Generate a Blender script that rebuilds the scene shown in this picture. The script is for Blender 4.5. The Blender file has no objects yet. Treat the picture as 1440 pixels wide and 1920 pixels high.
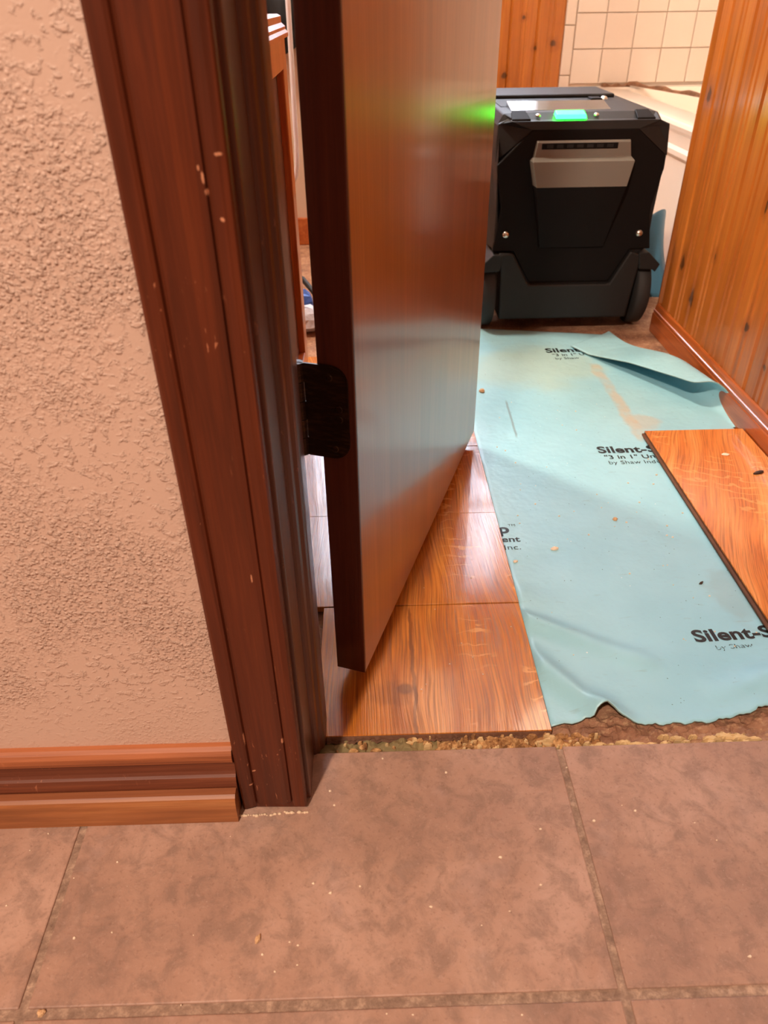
import bpy, bmesh, math, random
import numpy as np
from mathutils import Matrix, Vector
random.seed(4)
rng = np.random.default_rng(7)
S = bpy.context.scene
COL = S.collection

# ------------------------------------------------------------------ camera
cam_d = bpy.data.cameras.new('camera')
cam = bpy.data.objects.new('camera', cam_d); COL.objects.link(cam)
rows = ((0.99959485, -0.02433914, 0.01475593),      # world X, Y, Z axes in camera (right, down, forward)
        (-0.02601943, -0.57124473, 0.82036727),
        (-0.01153778, -0.82041884, -0.57164658))
M3 = Matrix([[r[0], -r[1], -r[2]] for r in rows])
cam.matrix_world = Matrix.Translation((0, 0, 0.64)) @ M3.to_4x4()
cam_d.sensor_fit = 'HORIZONTAL'; cam_d.sensor_width = 36
cam_d.lens = 1387.28 / 1440 * 36
cam_d.clip_start = 0.02
cam_d.dof.use_dof = True; cam_d.dof.focus_distance = 0.85; cam_d.dof.aperture_fstop = 13.0
S.camera = cam

# ------------------------------------------------------------------ world and lights
S.view_settings.view_transform = 'Standard'; S.view_settings.look = 'None'
S.view_settings.gamma = 1; S.view_settings.use_curve_mapping = False
S.view_settings.exposure = 0.42
W = bpy.data.worlds.new('daylight'); S.world = W; W.use_nodes = True
bg = W.node_tree.nodes['Background']; bg.inputs[0].default_value = (.74, .84, 1, 1); bg.inputs[1].default_value = 14

def area(name, loc, size, power, col, target, sy=None):
    l = bpy.data.lights.new(name, 'AREA'); l.energy = power; l.color = col
    l.shape = 'RECTANGLE' if sy else 'DISK'; l.size = size
    if sy: l.size_y = sy
    o = bpy.data.objects.new(name, l); COL.objects.link(o); o.location = loc
    d = Vector(target) - Vector(loc); o.rotation_euler = d.to_track_quat('-Z', 'Y').to_euler()
    return o
area('hall_light', (-0.66, -1.05, 2.36), 0.12, 59, (1, .81, .66), (-0.3, 0.2, 0))
area('hall_light', (0.9, -1.15, 2.36), 0.5, 4, (1, .82, .68), (0.9, -1.15, 0))  # added fill light, no second hall fixture known
area('vanity_lamp', (-0.60, 1.85, 2.05), 0.22, 27, (1, .85, .68), (0.6, 1.7, 0.2), 0.12)
area('bath_ceiling_lamp', (0.95, 2.35, 2.38), 0.5, 6.5, (1, .80, .60), (0.95, 2.4, 0))

# ------------------------------------------------------------------ node helpers
def L(c):   # sRGB 0-255 -> linear
    return tuple(((v/255)/12.92 if v/255 <= .04045 else ((v/255+.055)/1.055)**2.4) for v in c) + (1,)
class N:
    def __init__(s, name):
        s.m = bpy.data.materials.new(name); s.m.use_nodes = True; s.t = s.m.node_tree
        s.b = s.t.nodes['Principled BSDF']; s.co = s.t.nodes.new('ShaderNodeTexCoord').outputs['Object']
    def n(s, typ, **kw):
        x = s.t.nodes.new(typ)
        for k, v in kw.items(): setattr(x, k, v)
        return x
    def put(s, sock, v):
        if hasattr(v, 'is_linked') or isinstance(v, bpy.types.NodeSocket): s.t.links.new(v, sock)
        else: sock.default_value = v
    def map(s, scale, vec=None, loc=(0, 0, 0), rot=(0, 0, 0)):
        x = s.n('ShaderNodeMapping'); s.put(x.inputs[0], vec or s.co)
        x.inputs['Scale'].default_value = scale; x.inputs['Location'].default_value = loc; x.inputs['Rotation'].default_value = rot
        return x.outputs[0]
    def noise(s, vec=None, scale=1, detail=4, rough=.55, dist=0, out=0):
        x = s.n('ShaderNodeTexNoise'); s.put(x.inputs['Vector'], vec or s.co)
        x.inputs['Scale'].default_value = scale; x.inputs['Detail'].default_value = detail
        x.inputs['Roughness'].default_value = rough; x.inputs['Distortion'].default_value = dist
        return x.outputs[out]
    def vor(s, vec=None, scale=1, feature='F1', out='Distance'):
        x = s.n('ShaderNodeTexVoronoi', feature=feature); s.put(x.inputs['Vector'], vec or s.co)
        x.inputs['Scale'].default_value = scale; return x.outputs[out]
    def wave(s, vec=None, scale=1, dist=0, detail=2, dscale=1, typ='BANDS', dir='X', prof='SIN'):
        x = s.n('ShaderNodeTexWave', wave_type=typ, wave_profile=prof)
        if typ == 'BANDS': x.bands_direction = dir
        else: x.rings_direction = dir
        s.put(x.inputs['Vector'], vec or s.co); x.inputs['Scale'].default_value = scale
        x.inputs['Distortion'].default_value = dist; x.inputs['Detail'].default_value = detail
        x.inputs['Detail Scale'].default_value = dscale; return x.outputs['Fac']
    def ramp(s, fac, stops):
        x = s.n('ShaderNodeValToRGB'); s.put(x.inputs[0], fac); e = x.color_ramp.elements
        while len(e) < len(stops): e.new(.5)
        for k, (p, c) in zip(e, stops):
            k.position = p; k.color = c if len(c) == 4 else tuple(c) + (1,)
        return x.outputs[0]
    def rng(s, v, a, b, c=0., d=1., smooth=True):
        x = s.n('ShaderNodeMapRange', interpolation_type='SMOOTHSTEP' if smooth else 'LINEAR'); s.put(x.inputs[0], v)
        for i, q in enumerate((a, b, c, d)): x.inputs[i+1].default_value = q
        return x.outputs[0]
    def math(s, op, a, b=0., c=None):
        x = s.n('ShaderNodeMath', operation=op); s.put(x.inputs[0], a); s.put(x.inputs[1], b)
        if c is not None: s.put(x.inputs[2], c)
        return x.outputs[0]
    def mix(s, fac, a, b, blend='MIX'):
        x = s.n('ShaderNodeMix', data_type='RGBA', blend_type=blend)
        s.put(x.inputs[0], fac); s.put(x.inputs[6], a); s.put(x.inputs[7], b); return x.outputs[2]
    def sep(s, vec=None):
        x = s.n('ShaderNodeSeparateXYZ'); s.put(x.inputs[0], vec or s.co); return x.outputs
    def spot(s, c, r, axes=(0, 1), wob=.0):
        """1 inside an ellipse at c with radii r (in the two axes named), soft edge"""
        o = s.sep()
        dx = s.math('DIVIDE', s.math('SUBTRACT', o[axes[0]], c[0]), r[0])
        dy = s.math('DIVIDE', s.math('SUBTRACT', o[axes[1]], c[1]), r[1])
        d = s.math('SQRT', s.math('ADD', s.math('MULTIPLY', dx, dx), s.math('MULTIPLY', dy, dy)))
        if wob: d = s.math('ADD', d, s.math('MULTIPLY', s.math('SUBTRACT', s.noise(scale=wob, detail=2), .5), 1.2))
        return s.rng(d, .55, 1.15, 1, 0)
    def seg(s, p, q, w, wob=0, amp=0):
        """1 along a line from p to q in the XY plane, half width w"""
        o = s.sep(); ln = math.hypot(q[0]-p[0], q[1]-p[1]); ux, uy = (q[0]-p[0])/ln, (q[1]-p[1])/ln
        X = s.math('SUBTRACT', o[0], p[0]); Y = s.math('SUBTRACT', o[1], p[1])
        a = s.math('ADD', s.math('MULTIPLY', X, ux), s.math('MULTIPLY', Y, uy))
        b = s.math('SUBTRACT', s.math('MULTIPLY', X, uy), s.math('MULTIPLY', Y, ux))
        if wob: b = s.math('ADD', b, s.math('MULTIPLY', s.math('SUBTRACT', s.noise(scale=wob, detail=3), .5), amp))
        b = s.rng(s.math('ABSOLUTE', b), w*.35, w, 1, 0)
        e = s.math('MULTIPLY', s.rng(a, -.01, .01, 0, 1), s.rng(a, ln-.01, ln+.01, 1, 0))
        return s.math('MULTIPLY', b, e)
    def bump(s, h, dist, strength=1, base=None):
        x = s.n('ShaderNodeBump'); x.inputs['Strength'].default_value = strength; x.inputs['Distance'].default_value = dist
        s.put(x.inputs['Height'], h)
        if base is not None: s.put(x.inputs['Normal'], base)
        return x.outputs[0]
    def done(s, col=None, rough=.5, spec=.5, coat=0., crough=.1, metal=0., normal=None, **kw):
        b = s.b.inputs
        if col is not None: s.put(b['Base Color'], col)
        s.put(b['Roughness'], rough); b['Specular IOR Level'].default_value = spec
        s.put(b['Coat Weight'], coat); s.put(b['Coat Roughness'], crough); b['Metallic'].default_value = metal
        if normal is not None: s.put(b['Normal'], normal); 
        for k, v in kw.items(): s.put(b[k.replace('_', ' ')], v)
        return s.m

# ------------------------------------------------------------------ mesh helpers
class MB:
    def __init__(s): s.v = []; s.f = []
    def add(s, v, f):
        o = len(s.v); s.v += [tuple(p) for p in v]; s.f += [tuple(i+o for i in q) for q in f]; return s
    def box(s, x0, x1, y0, y1, z0, z1):
        v = [(x, y, z) for x in (x0, x1) for y in (y0, y1) for z in (z0, z1)]
        return s.add(v, [(0, 1, 3, 2), (4, 6, 7, 5), (0, 4, 5, 1), (2, 3, 7, 6), (0, 2, 6, 4), (1, 5, 7, 3)])
    def prism(s, pts, fn0, fn1):
        """close a polygon between two placements (functions from 2-D point to 3-D)"""
        n = len(pts); v = [fn0(p) for p in pts] + [fn1(p) for p in pts]
        f = [(i, (i+1) % n, (i+1) % n+n, i+n) for i in range(n)] + [tuple(range(n-1, -1, -1)), tuple(range(n, 2*n))]
        return s.add(v, f)
    def loft(s, rings, caps=True, closed=True):
        n = len(rings[0]); v = [p for r in rings for p in r]; f = []
        for k in range(len(rings)-1):
            for i in range(n if closed else n-1):
                j = (i+1) % n; f.append((k*n+i, k*n+j, (k+1)*n+j, (k+1)*n+i))
        if caps: f += [tuple(range(n-1, -1, -1)), tuple(range((len(rings)-1)*n, len(rings)*n))]
        return s.add(v, f)
    def tube(s, path, r, n=10):
        path = [Vector(p) for p in path]; rings = []
        up = Vector((.31, .2, .93))
        for i, p in enumerate(path):
            d = (path[min(i+1, len(path)-1)] - path[max(i-1, 0)]).normalized()
            a = d.cross(up).normalized(); b = d.cross(a)
            rr = r[i] if isinstance(r, (list, tuple)) else r
            rings.append([p + (a*math.cos(t) + b*math.sin(t))*rr for t in np.linspace(0, 2*math.pi, n, endpoint=False)])
        return s.loft(rings)
    def grid(s, P):
        h, w = P.shape[:2]; v = P.reshape(-1, 3).tolist()
        return s.add(v, [(j*w+i, j*w+i+1, (j+1)*w+i+1, (j+1)*w+i) for j in range(h-1) for i in range(w-1)])
    def mesh(s, name, smooth=False, weld=None, recalc=True):
        me = bpy.data.meshes.new(name); me.from_pydata(s.v, [], s.f)
        bm = bmesh.new(); bm.from_mesh(me)
        if weld: bmesh.ops.remove_doubles(bm, verts=bm.verts, dist=weld)
        if recalc: bmesh.ops.recalc_face_normals(bm, faces=bm.faces)
        bm.to_mesh(me); bm.free()
        if smooth: me.polygons.foreach_set('use_smooth', [True]*len(me.polygons))
        me.update(); return me
    def obj(s, name, mat, parent=None, smooth=False, bevel=0, seg=2, weld=None, recalc=True, **kw):
        me = s.mesh(name, smooth, weld, recalc); me.materials.append(mat)
        return link(name, me, parent, bevel, seg, **kw)
def link(name, me, parent=None, bevel=0, seg=2, **kw):
    o = bpy.data.objects.new(name, me); COL.objects.link(o)
    if parent is not None:
        o.parent = parent; o.matrix_parent_inverse = parent_inv(parent)
    if bevel:
        b = o.modifiers.new('bevel', 'BEVEL'); b.width = bevel; b.segments = seg; b.limit_method = 'ANGLE'; b.angle_limit = math.radians(35)
        b.harden_normals = False
    for k, v in kw.items(): o[k] = v
    return o
def parent_inv(p):
    return Matrix.Translation(p.location).inverted()      # every location here is a world one
def thing(name, label, cat, loc, group=None, **kw):
    o = bpy.data.objects.new(name, None); COL.objects.link(o); o.location = loc; o.empty_display_size = .05
    o['label'] = label; o['category'] = cat
    if group: o['group'] = group
    for k, v in kw.items(): o[k] = v
    return o
def struct(name, loc=(0, 0, 0), label=None):
    o = bpy.data.objects.new(name, None); COL.objects.link(o); o.location = loc; o.empty_display_size = .05; o['kind'] = 'structure'
    if label: o['label'] = label
    return o
def tag(o, label, cat, group=None, kind=None):
    o['label'] = label; o['category'] = cat
    if group: o['group'] = group
    if kind: o['kind'] = kind
    return o
def smoothstep(a, b, x):
    t = np.clip((x-a)/(b-a), 0, 1); return t*t*(3-2*t)
def vnoise(x, y, seed=0):
    """smooth value noise on arrays"""
    r = np.random.default_rng(seed).random((64, 64)); xi = np.floor(x).astype(int); yi = np.floor(y).astype(int)
    fx = x-xi; fy = y-yi; fx = fx*fx*(3-2*fx); fy = fy*fy*(3-2*fy)
    g = lambda a, b: r[a % 64, b % 64]
    return (g(xi, yi)*(1-fx)+g(xi+1, yi)*fx)*(1-fy) + (g(xi, yi+1)*(1-fx)+g(xi+1, yi+1)*fx)*fy

# ------------------------------------------------------------------ materials
def wood(name, axis, dark, mid, light, fine=1., rough=.35, coat=.3, crough=.12, spots=(), axes=(1, 2), scratch=0, vary=0, bump=.0002, dist=1.2, top_tone=None, pore=.35, spec=.5, nicks=()):
    m = N(name); st = [40*fine, 40*fine, 40*fine]; st[axis] = 2.2*fine
    a = m.noise(m.map(tuple(st)), 1, 5, .6, dist)
    st2 = [420*fine, 420*fine, 420*fine]; st2[axis] = 9*fine
    p = m.noise(m.map(tuple(st2)), 1, 3, .6, .3)
    big = m.noise(scale=5, detail=2)
    col = m.ramp(a, [(.28, L(dark)), (.5, L(mid)), (.72, L(light))])
    col = m.mix(m.rng(p, .42, .62, pore, 0), col, L(dark))
    col = m.mix(m.rng(big, .35, .7, 0, .35), col, L(mid))
    if vary:
        oi = m.n('ShaderNodeObjectInfo').outputs['Random']
        h = m.n('ShaderNodeHueSaturation'); m.put(h.inputs['Color'], col)
        m.put(h.inputs['Value'], m.rng(oi, 0, 1, 1-vary, 1+vary, False)); col = h.outputs[0]
    for c, r in spots:
        col = m.mix(m.math('MULTIPLY', m.spot(c, (r[0]*2.6, r[1]*2.4), axes, 40), .45), col, L(dark))
        col = m.mix(m.math('MULTIPLY', m.spot(c, r, axes, 90), .85), col, L(tuple(v*.42 for v in dark)))
    for c, r in nicks:
        col = m.mix(m.math('MULTIPLY', m.spot(c, r, axes, 700), .85), col, L((206, 140, 104)))
    if scratch:
        s1 = m.noise(m.map((260, 260, 55), rot=(0, .25, 0)), 1, 4, .7, .4); s2 = m.noise(scale=14, detail=2)
        f = m.math('MULTIPLY', m.rng(s1, .63, .67), m.rng(s2, .5, .62))
        col = m.mix(m.math('MULTIPLY', f, scratch), col, L((190, 120, 85)))
    if top_tone:    # second tone along the top edge of the moulding
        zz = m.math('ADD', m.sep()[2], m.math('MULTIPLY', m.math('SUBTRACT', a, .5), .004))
        col = m.mix(m.math('MULTIPLY', m.rng(zz, top_tone[0], top_tone[1]), m.rng(a, .3, .7, .25, .8)), col, L(top_tone[2]))
    nb = m.bump(p, bump)
    return m.done(col, rough, spec, coat, crough, normal=nb)

def plain(name, col, rough=.5, coat=0., metal=0., spec=.5, nscale=0, nd=.0005, var=0, **kw):
    m = N(name); c = L(col); nrm = None
    if nscale: nrm = m.bump(m.noise(scale=nscale, detail=3), nd)
    if var: c = m.mix(m.rng(m.noise(scale=30, detail=4), .3, .7, 0, var), c, L(tuple(v*.6 for v in col)))
    return m.done(c, rough, spec, coat, .1, metal, nrm, **kw)

# textured wall paint (orange peel and knockdown blobs)
m = N('wall_paint')
q = m.noise(scale=9, detail=2)
big = m.rng(m.noise(m.map((1, 1, 1.1)), 140, 4, .6, .4), .50, .68)
mid = m.rng(m.noise(scale=330, detail=3, rough=.6, dist=.3), .48, .70)
fine = m.noise(scale=520, detail=2)
dots = m.rng(m.vor(scale=250), .10, .42, 1, 0)
dens = m.rng(q, .38, .58)
h = m.math('ADD', m.math('MULTIPLY', big, .55), m.math('MULTIPLY', m.math('MULTIPLY', mid, dens), .55))
h = m.math('ADD', h, m.math('MULTIPLY', m.math('MULTIPLY', dots, dens), .60))
o_ = m.sep(); calm = m.rng(o_[2], .085, .19, .25, 1)
h = m.math('MULTIPLY', h, calm); h = m.math('ADD', h, m.math('MULTIPLY', fine, .08))
M_PAINT = m.done(m.mix(m.rng(q, .3, .7, 0, .25), L((205, 173, 154)), L((197, 165, 145))), .5, .4, normal=m.bump(h, .0015, 1))
M_PLASTER = plain('flat_paint', (205, 180, 158), .7)
M_HALL = plain('hall_flat_paint', (150, 122, 102), .8)
M_CEILH = plain('hall_ceiling_paint', (170, 150, 132), .8)
M_CEIL = plain('ceiling_paint', (228, 216, 202), .8)

# stone-look floor tile
m = N('stone_tile')
n1 = m.noise(scale=7, detail=5, rough=.6); n2 = m.noise(scale=42, detail=7, rough=.7, dist=.4); n3 = m.noise(scale=260, detail=3)
c = m.ramp(n1, [(.32, L((154, 119, 102))), (.5, L((172, 134, 114))), (.68, L((186, 149, 130)))])
c = m.mix(m.rng(n2, .42, .66, 0, .62), c, L((128, 102, 88)))
c = m.mix(m.rng(m.noise(scale=11, detail=4, rough=.7), .55, .7, 0, .4), c, L((182, 148, 134)))
c = m.mix(m.rng(n3, .56, .72, 0, .42), c, L((128, 94, 78)))
c = m.mix(m.rng(m.noise(m.map((1, 1, 1), loc=(5, 2, 0)), 190, 4, .7), .55, .75, 0, .35), c, L((196, 162, 146)))
c = m.mix(m.rng(m.noise(m.map((1, 1, 1), loc=(3, 1, 0)), 520, 1), .74, .78, 0, .35), c, L((215, 190, 172)))
M_TILE = m.done(c, m.rng(n2, .3, .7, .48, .62), .4, normal=m.bump(m.math('ADD', n2, m.math('MULTIPLY', n3, .5)), .0006))
m = N('grout')
g1 = m.noise(scale=120, detail=5, rough=.7)
c = m.ramp(g1, [(.3, L((124, 99, 84))), (.5, L((150, 122, 104))), (.72, L((194, 162, 138)))])
M_GROUT = m.done(c, .85, .2, normal=m.bump(g1, .0015))
# concrete under the threshold and bath floor
m = N('old_screed')
g1 = m.noise(scale=28, detail=6, rough=.65); g2 = m.noise(scale=180, detail=4)
c = m.ramp(g1, [(.3, L((120, 86, 68))), (.5, L((150, 108, 84))), (.7, L((180, 138, 108)))])
c = m.mix(m.rng(g2, .5, .7, 0, .4), c, L((205, 170, 130)))
M_SCREED = m.done(c, .85, .2, normal=m.bump(m.math('ADD', g1, m.math('MULTIPLY', g2, .6)), .003))
m = N('crumbled_mortar')
g1 = m.noise(scale=90, detail=5, rough=.7); g2 = m.noise(scale=300, detail=3)
c = m.ramp(g1, [(.3, L((112, 76, 48))), (.48, L((168, 122, 78))), (.62, L((206, 160, 108))), (.75, L((226, 196, 150)))])
M_CRUMB = m.done(m.mix(m.rng(g2, .55, .7, 0, .5), c, L((120, 84, 60))), .9, .15, normal=m.bump(g2, .0015))
M_OLDGLUE = plain('dried_glue', (222, 186, 132), .8, var=.35, nscale=200, nd=.001)
M_GREENISH = plain('old_grey_mortar', (150, 128, 84), .85, var=.6, nscale=150, nd=.001)

# stained trims
M_CASING = wood('mahogany_stain', 2, (62, 24, 9), (92, 38, 16), (108, 48, 21), 1, .42, .12, .2, spec=.3, scratch=.75,
                nicks=(((-.0752, .5745), (.0022, .0010)), ((-.0850, .563), (.0007, .0035)), ((-.0866, .568), (.0006, .0014)), ((-.0838, .556), (.0010, .0020)), ((-.0772, .5423), (.0013, .0013)), ((-.0905, .29), (.0006, .004)), ((-.1185, .105), (.0006, .009)), ((-.1150, .060), (.0022, .0012)), ((-.0845, .105), (.0012, .0035)), ((-.1195, .04), (.0018, .0012))), axes=(0, 2), bump=.00012)
M_JAMB = wood('dark_jamb_stain', 2, (58, 24, 10), (92, 46, 24), (118, 62, 34), 1, .4, .3, .2, scratch=.4)
M_BASE = wood('baseboard_stain', 0, (78, 36, 20), (114, 58, 34), (142, 80, 50), 1, .5, .0, .25, scratch=.5, top_tone=(.0665, .0685, (190, 112, 66)))  # bullnose top coloured lighter for its highlight as well as wear
M_SHOE = wood('shoe_mould_stain', 0, (124, 72, 38), (164, 100, 56), (190, 128, 78), 1, .5, .0, .2, top_tone=(.0330, .0345, (120, 62, 40)))  # darker tone along the top ledge
M_DOOR = wood('door_veneer', 2, (134, 70, 28), (160, 88, 37), (176, 102, 48), .7, .30, .55, .13, bump=.00006, dist=.5)
M_DOOREDGE = wood('shaded_edge_stain', 2, (60, 22, 10), (84, 34, 16), (100, 44, 22), 1, .4, .25, .2)  # stain darkened further for the jamb's shadow on the door edge
knots = (((1.287, .345), (.006, .012)), ((1.244, .152), (.008, .009)), ((1.43, .224), (.006, .007)), ((1.305, .42), (.007, .01)), ((1.615, .475), (.009, .016)),
         ((1.152, .116), (.007, .007)), ((1.20, .30), (.008, .008)), ((1.49, .12), (.011, .02)), ((1.57, .17), (.01, .018)))
M_PINE = wood('knotty_pine', 2, (140, 72, 19), (174, 96, 30), (192, 116, 44), .8, .36, .3, .2, pore=.15, spots=knots, axes=(1, 2), vary=.20, bump=.0001)
fknots = (((.586, .572), (.007, .007)), ((.636, .478), (.007, .008)), ((.70, .492), (.012, .012)), ((.53, .392), (.012, .012)))
M_PINEB = wood('knotty_pine_far', 2, (156, 86, 22), (190, 110, 36), (208, 130, 52), .8, .35, .4, .12, spots=fknots, axes=(0, 2), vary=.08)
M_PBASE = wood('pine_baseboard', 1, (136, 62, 20), (176, 88, 34), (206, 120, 58), .8, .3, .6, .1)
M_CAB = wood('cabinet_wood', 2, (140, 66, 24), (178, 92, 40), (200, 116, 60), .8, .3, .5, .1)

# oak laminate (grain along Y)
def oak(name, dark, mid, light, marks=True, rot=0., ray=.7):
    m = N(name); v = m.map((1, 1, 1), rot=(0, 0, rot))
    warp = m.noise(m.map((6, 2.5, 1), v), 1, 2, .5, 0)
    ox = m.sep(v)
    xx = m.math('ADD', ox[0], m.math('MULTIPLY', m.math('SUBTRACT', warp, .5), .07))
    cx = m.n('ShaderNodeCombineXYZ'); m.put(cx.inputs[0], xx); m.put(cx.inputs[1], ox[1]); m.put(cx.inputs[2], ox[2])
    wv = cx.outputs[0]
    a = m.noise(m.map((34, 3, 1), wv), 1, 4, .6, .4)
    pores = m.noise(m.map((620, 10, 1), wv), 1, 3, .6, .15)
    rings = m.wave(m.map((1, .12, 1), wv), 55, 3.0, 2, 1.2)
    col = m.ramp(a, [(.3, L(dark)), (.5, L(mid)), (.7, L(light))])
    col = m.mix(m.rng(rings, .1, .55, .38, 0), col, L(dark))
    col = m.mix(m.rng(pores, .36, .56, .55, 0), col, L(tuple(q*.6 for q in dark)))
    rw = m.wave(m.map((.55, 1, 1), v), 15, 7, 3, 3.2, dir='Y')
    rm = m.noise(m.map((14, 5, 1), v, loc=(2, 0, 0)), 1, 3, .6)
    f = m.math('MULTIPLY', m.rng(rw, .88, .98), m.rng(rm, .52, .60))
    if marks: f = m.math('MULTIPLY', f, m.rng(m.sep()[0], .085, .13))
    col = m.mix(m.math('MULTIPLY', f, ray), col, L((236, 172, 98)))
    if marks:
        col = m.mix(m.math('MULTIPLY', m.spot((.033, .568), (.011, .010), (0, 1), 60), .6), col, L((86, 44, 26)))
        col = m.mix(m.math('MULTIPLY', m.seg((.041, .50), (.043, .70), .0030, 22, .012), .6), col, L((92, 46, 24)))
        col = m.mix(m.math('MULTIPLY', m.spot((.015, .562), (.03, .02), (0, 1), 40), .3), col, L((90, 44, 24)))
    return m.done(col, m.rng(pores, .3, .6, .26, .12), .5, .35, .06, normal=m.bump(pores, .00022))
M_OAK = oak('oak_laminate', (166, 90, 32), (200, 121, 46), (220, 146, 66))
M_OAK2 = oak('oak_laminate_light', (206, 116, 52), (228, 140, 70), (240, 166, 96), False, .35, .55)
M_CORE = plain('laminate_core', (112, 72, 48), .8, var=.5, nscale=300, nd=.0006)

# blue-green foam underlayment film
m = N('underlayment_film')
s1 = m.noise(scale=6, detail=3); s2 = m.noise(scale=130, detail=2)
c = m.ramp(s1, [(.3, L((148, 200, 213))), (.7, L((162, 212, 223)))])
st = m.math('MULTIPLY', m.seg((.4785, 1.46), (.482, 1.13), .015, 14, .03), m.rng(m.noise(scale=30, detail=3), .3, .6, .35, 1))
c = m.mix(m.math('MULTIPLY', st, .5), c, L((206, 168, 118)))
c = m.mix(m.math('MULTIPLY', m.spot((.50, 1.20), (.035, .03), (0, 1), 30), .35), c, L((206, 164, 112)))
c = m.mix(m.math('MULTIPLY', m.spot((.34, 1.45), (.16, .12), (0, 1), 9), .35), c, L((186, 196, 160)))
c = m.mix(m.math('MULTIPLY', m.seg((.2635, 1.296), (.2595, 1.155), .0028, 60, .002), .6), c, L((110, 116, 116)))
c = m.mix(m.math('MULTIPLY', m.rng(m.noise(m.map((40, 160, 1)), 1, 3), .62, .76), .18), c, L((130, 120, 96)))
c = m.mix(m.math('MULTIPLY', m.spot((.47, .72), (.035, .06), (0, 1), 40), .2), c, L((140, 130, 110)))
spk = m.math('MULTIPLY', m.rng(m.vor(scale=95), .05, .085, 1, 0), m.rng(m.noise(scale=28, detail=1), .53, .57))
c = m.mix(m.math('MULTIPLY', spk, .75), c, L((58, 62, 60)))
wsp = m.math('MULTIPLY', m.rng(m.vor(m.map((1, 1, 1), loc=(.37, .11, 0)), 60), .045, .07, 1, 0), m.rng(m.noise(scale=22, detail=1), .56, .60))
c = m.mix(m.math('MULTIPLY', wsp, .8), c, L((236, 240, 238)))
M_FILM = m.done(c, .38, .5, normal=m.bump(m.math('ADD', m.noise(scale=22, detail=3), m.math('MULTIPLY', s2, .15)), .0022))
M_FOAM = plain('foam_torn_edge', (150, 172, 164), .9, var=.5, nscale=200, nd=.001)
M_INK = plain('black_print', (26, 30, 32), .5)
M_INKW = plain('worn_black_print', (44, 56, 60), .6)
M_MAT2 = plain('blue_film', (70, 122, 148), .4)

# machine, metal, bath
M_BODY = plain('black_moulded_plastic', (32, 30, 29), .5, spec=.28, nscale=900, nd=.0002)
M_BODY2 = plain('dark_black_plastic', (20, 16, 15), .6, spec=.12, nscale=1200, nd=.0001)
M_TOPGLOSS = plain('gloss_control_film', (60, 62, 70), .12, .6)
M_POCKET = plain('lit_grey_plastic', (112, 107, 98), .42)  # grey includes the ceiling light caught by the sloping hood
M_RUBBER = plain('black_rubber', (40, 36, 34), .7)
M_DARK = plain('deep_black', (10, 9, 9), .6)
M_STEEL = plain('steel_screw', (205, 200, 190), .28, metal=1.)
m = N('green_light_bar'); M_LED = m.done((.0, .3, .12, 1), .4, Emission_Color=(.005, 1, .022, 1), Emission_Strength=30.)
m = N('hinge_metal'); hn = m.noise(m.map((60, 60, 300)), 1, 4, .7)
M_HINGE = m.done(m.mix(m.rng(hn, .45, .7), L((44, 26, 14)), L((72, 48, 28))), .42, .5, metal=.7, normal=m.bump(hn, .0003))
M_ENAMEL = plain('tub_enamel', (240, 226, 208), .22, .3)
m = N('glazed_wall_tile'); oi = m.n('ShaderNodeObjectInfo').outputs['Random']
M_WTILE = m.done(m.mix(oi, L((230, 213, 196)), L((223, 204, 186))), .2, .5, normal=m.bump(m.noise(scale=9, detail=2), .002))
M_WGROUT = plain('tile_grout', (230, 211, 190), .8)
M_CAULK = plain('grimy_caulk', (140, 96, 66), .8, var=.8, nscale=120, nd=.002)
M_CAULKP = plain('pale_caulk', (226, 196, 164), .7, var=.3)
M_HOSE = plain('pale_hose', (238, 238, 246), .3)
M_CLOTH = plain('black_cloth', (18, 16, 18), .9)
M_RAG = plain('crumpled_paper', (206, 212, 226), .7, nscale=60, nd=.004)
M_BLUEB = plain('blue_plastic', (70, 110, 190), .4)
M_CHIPD = plain('dark_wood_chip', (70, 48, 34), .8, var=.6)
M_CHIPL = plain('pale_chip', (236, 214, 186), .7)
M_CHIPO = plain('tan_chip', (210, 168, 124), .8)
M_FRAME = plain('window_frame_white', (236, 232, 226), .4)
m = N('window_pane'); tr = m.n('ShaderNodeBsdfTransparent'); gl = m.n('ShaderNodeBsdfGlossy'); gl.inputs['Roughness'].default_value = .05
mx = m.n('ShaderNodeMixShader'); mx.inputs[0].default_value = .08
m.t.links.new(tr.outputs[0], mx.inputs[1]); m.t.links.new(gl.outputs[0], mx.inputs[2])
m.t.links.new(mx.outputs[0], m.t.nodes['Material Output'].inputs[0]); M_PANE = m.m

# ================================================================== SETTING
# hall floor: grout bed with separate tiles
floor = struct('floor', (0, 0, 0))
MB().box(-1.8, 1.6, -1.7, .4835, -.03, -.0017).obj('grout_bed', M_GROUT, floor)
def tile_mesh(w, d):
    b = MB().box(-w/2, w/2, -d/2, d/2, -.009, 0).mesh('tile'); b.materials.append(M_TILE); return b
cols = [(-1.675, -1.2115), (-1.205, -.7509), (-.7444, -.284), (-.277, .1834), (.190, .650), (.657, 1.117), (1.124, 1.584)]
rowsY = [(.2576, .486), (-.2109, .2496), (-.6794, -.2189), (-1.148, -.6874), (-1.6165, -1.156)]
for (x0, x1) in cols:
    for (y0, y1) in rowsY:
        yy1 = y1
        if y1 > .4 and x1 < -.06: yy1 = .486
        me = tile_mesh(x1-x0, yy1-y0)
        o = link('tile', me, floor, .0012, 2); o.location = ((x0+x1)/2, (y0+yy1)/2, random.uniform(-.0003, .0002))
        # same stone, but not the same print on every tile: turn the tile in its bed
# bathroom sub-floor
MB().box(-.80, 1.62, .4835, 3.25, -.04, -.0125).obj('subfloor', M_SCREED, None, kind='structure')

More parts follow.
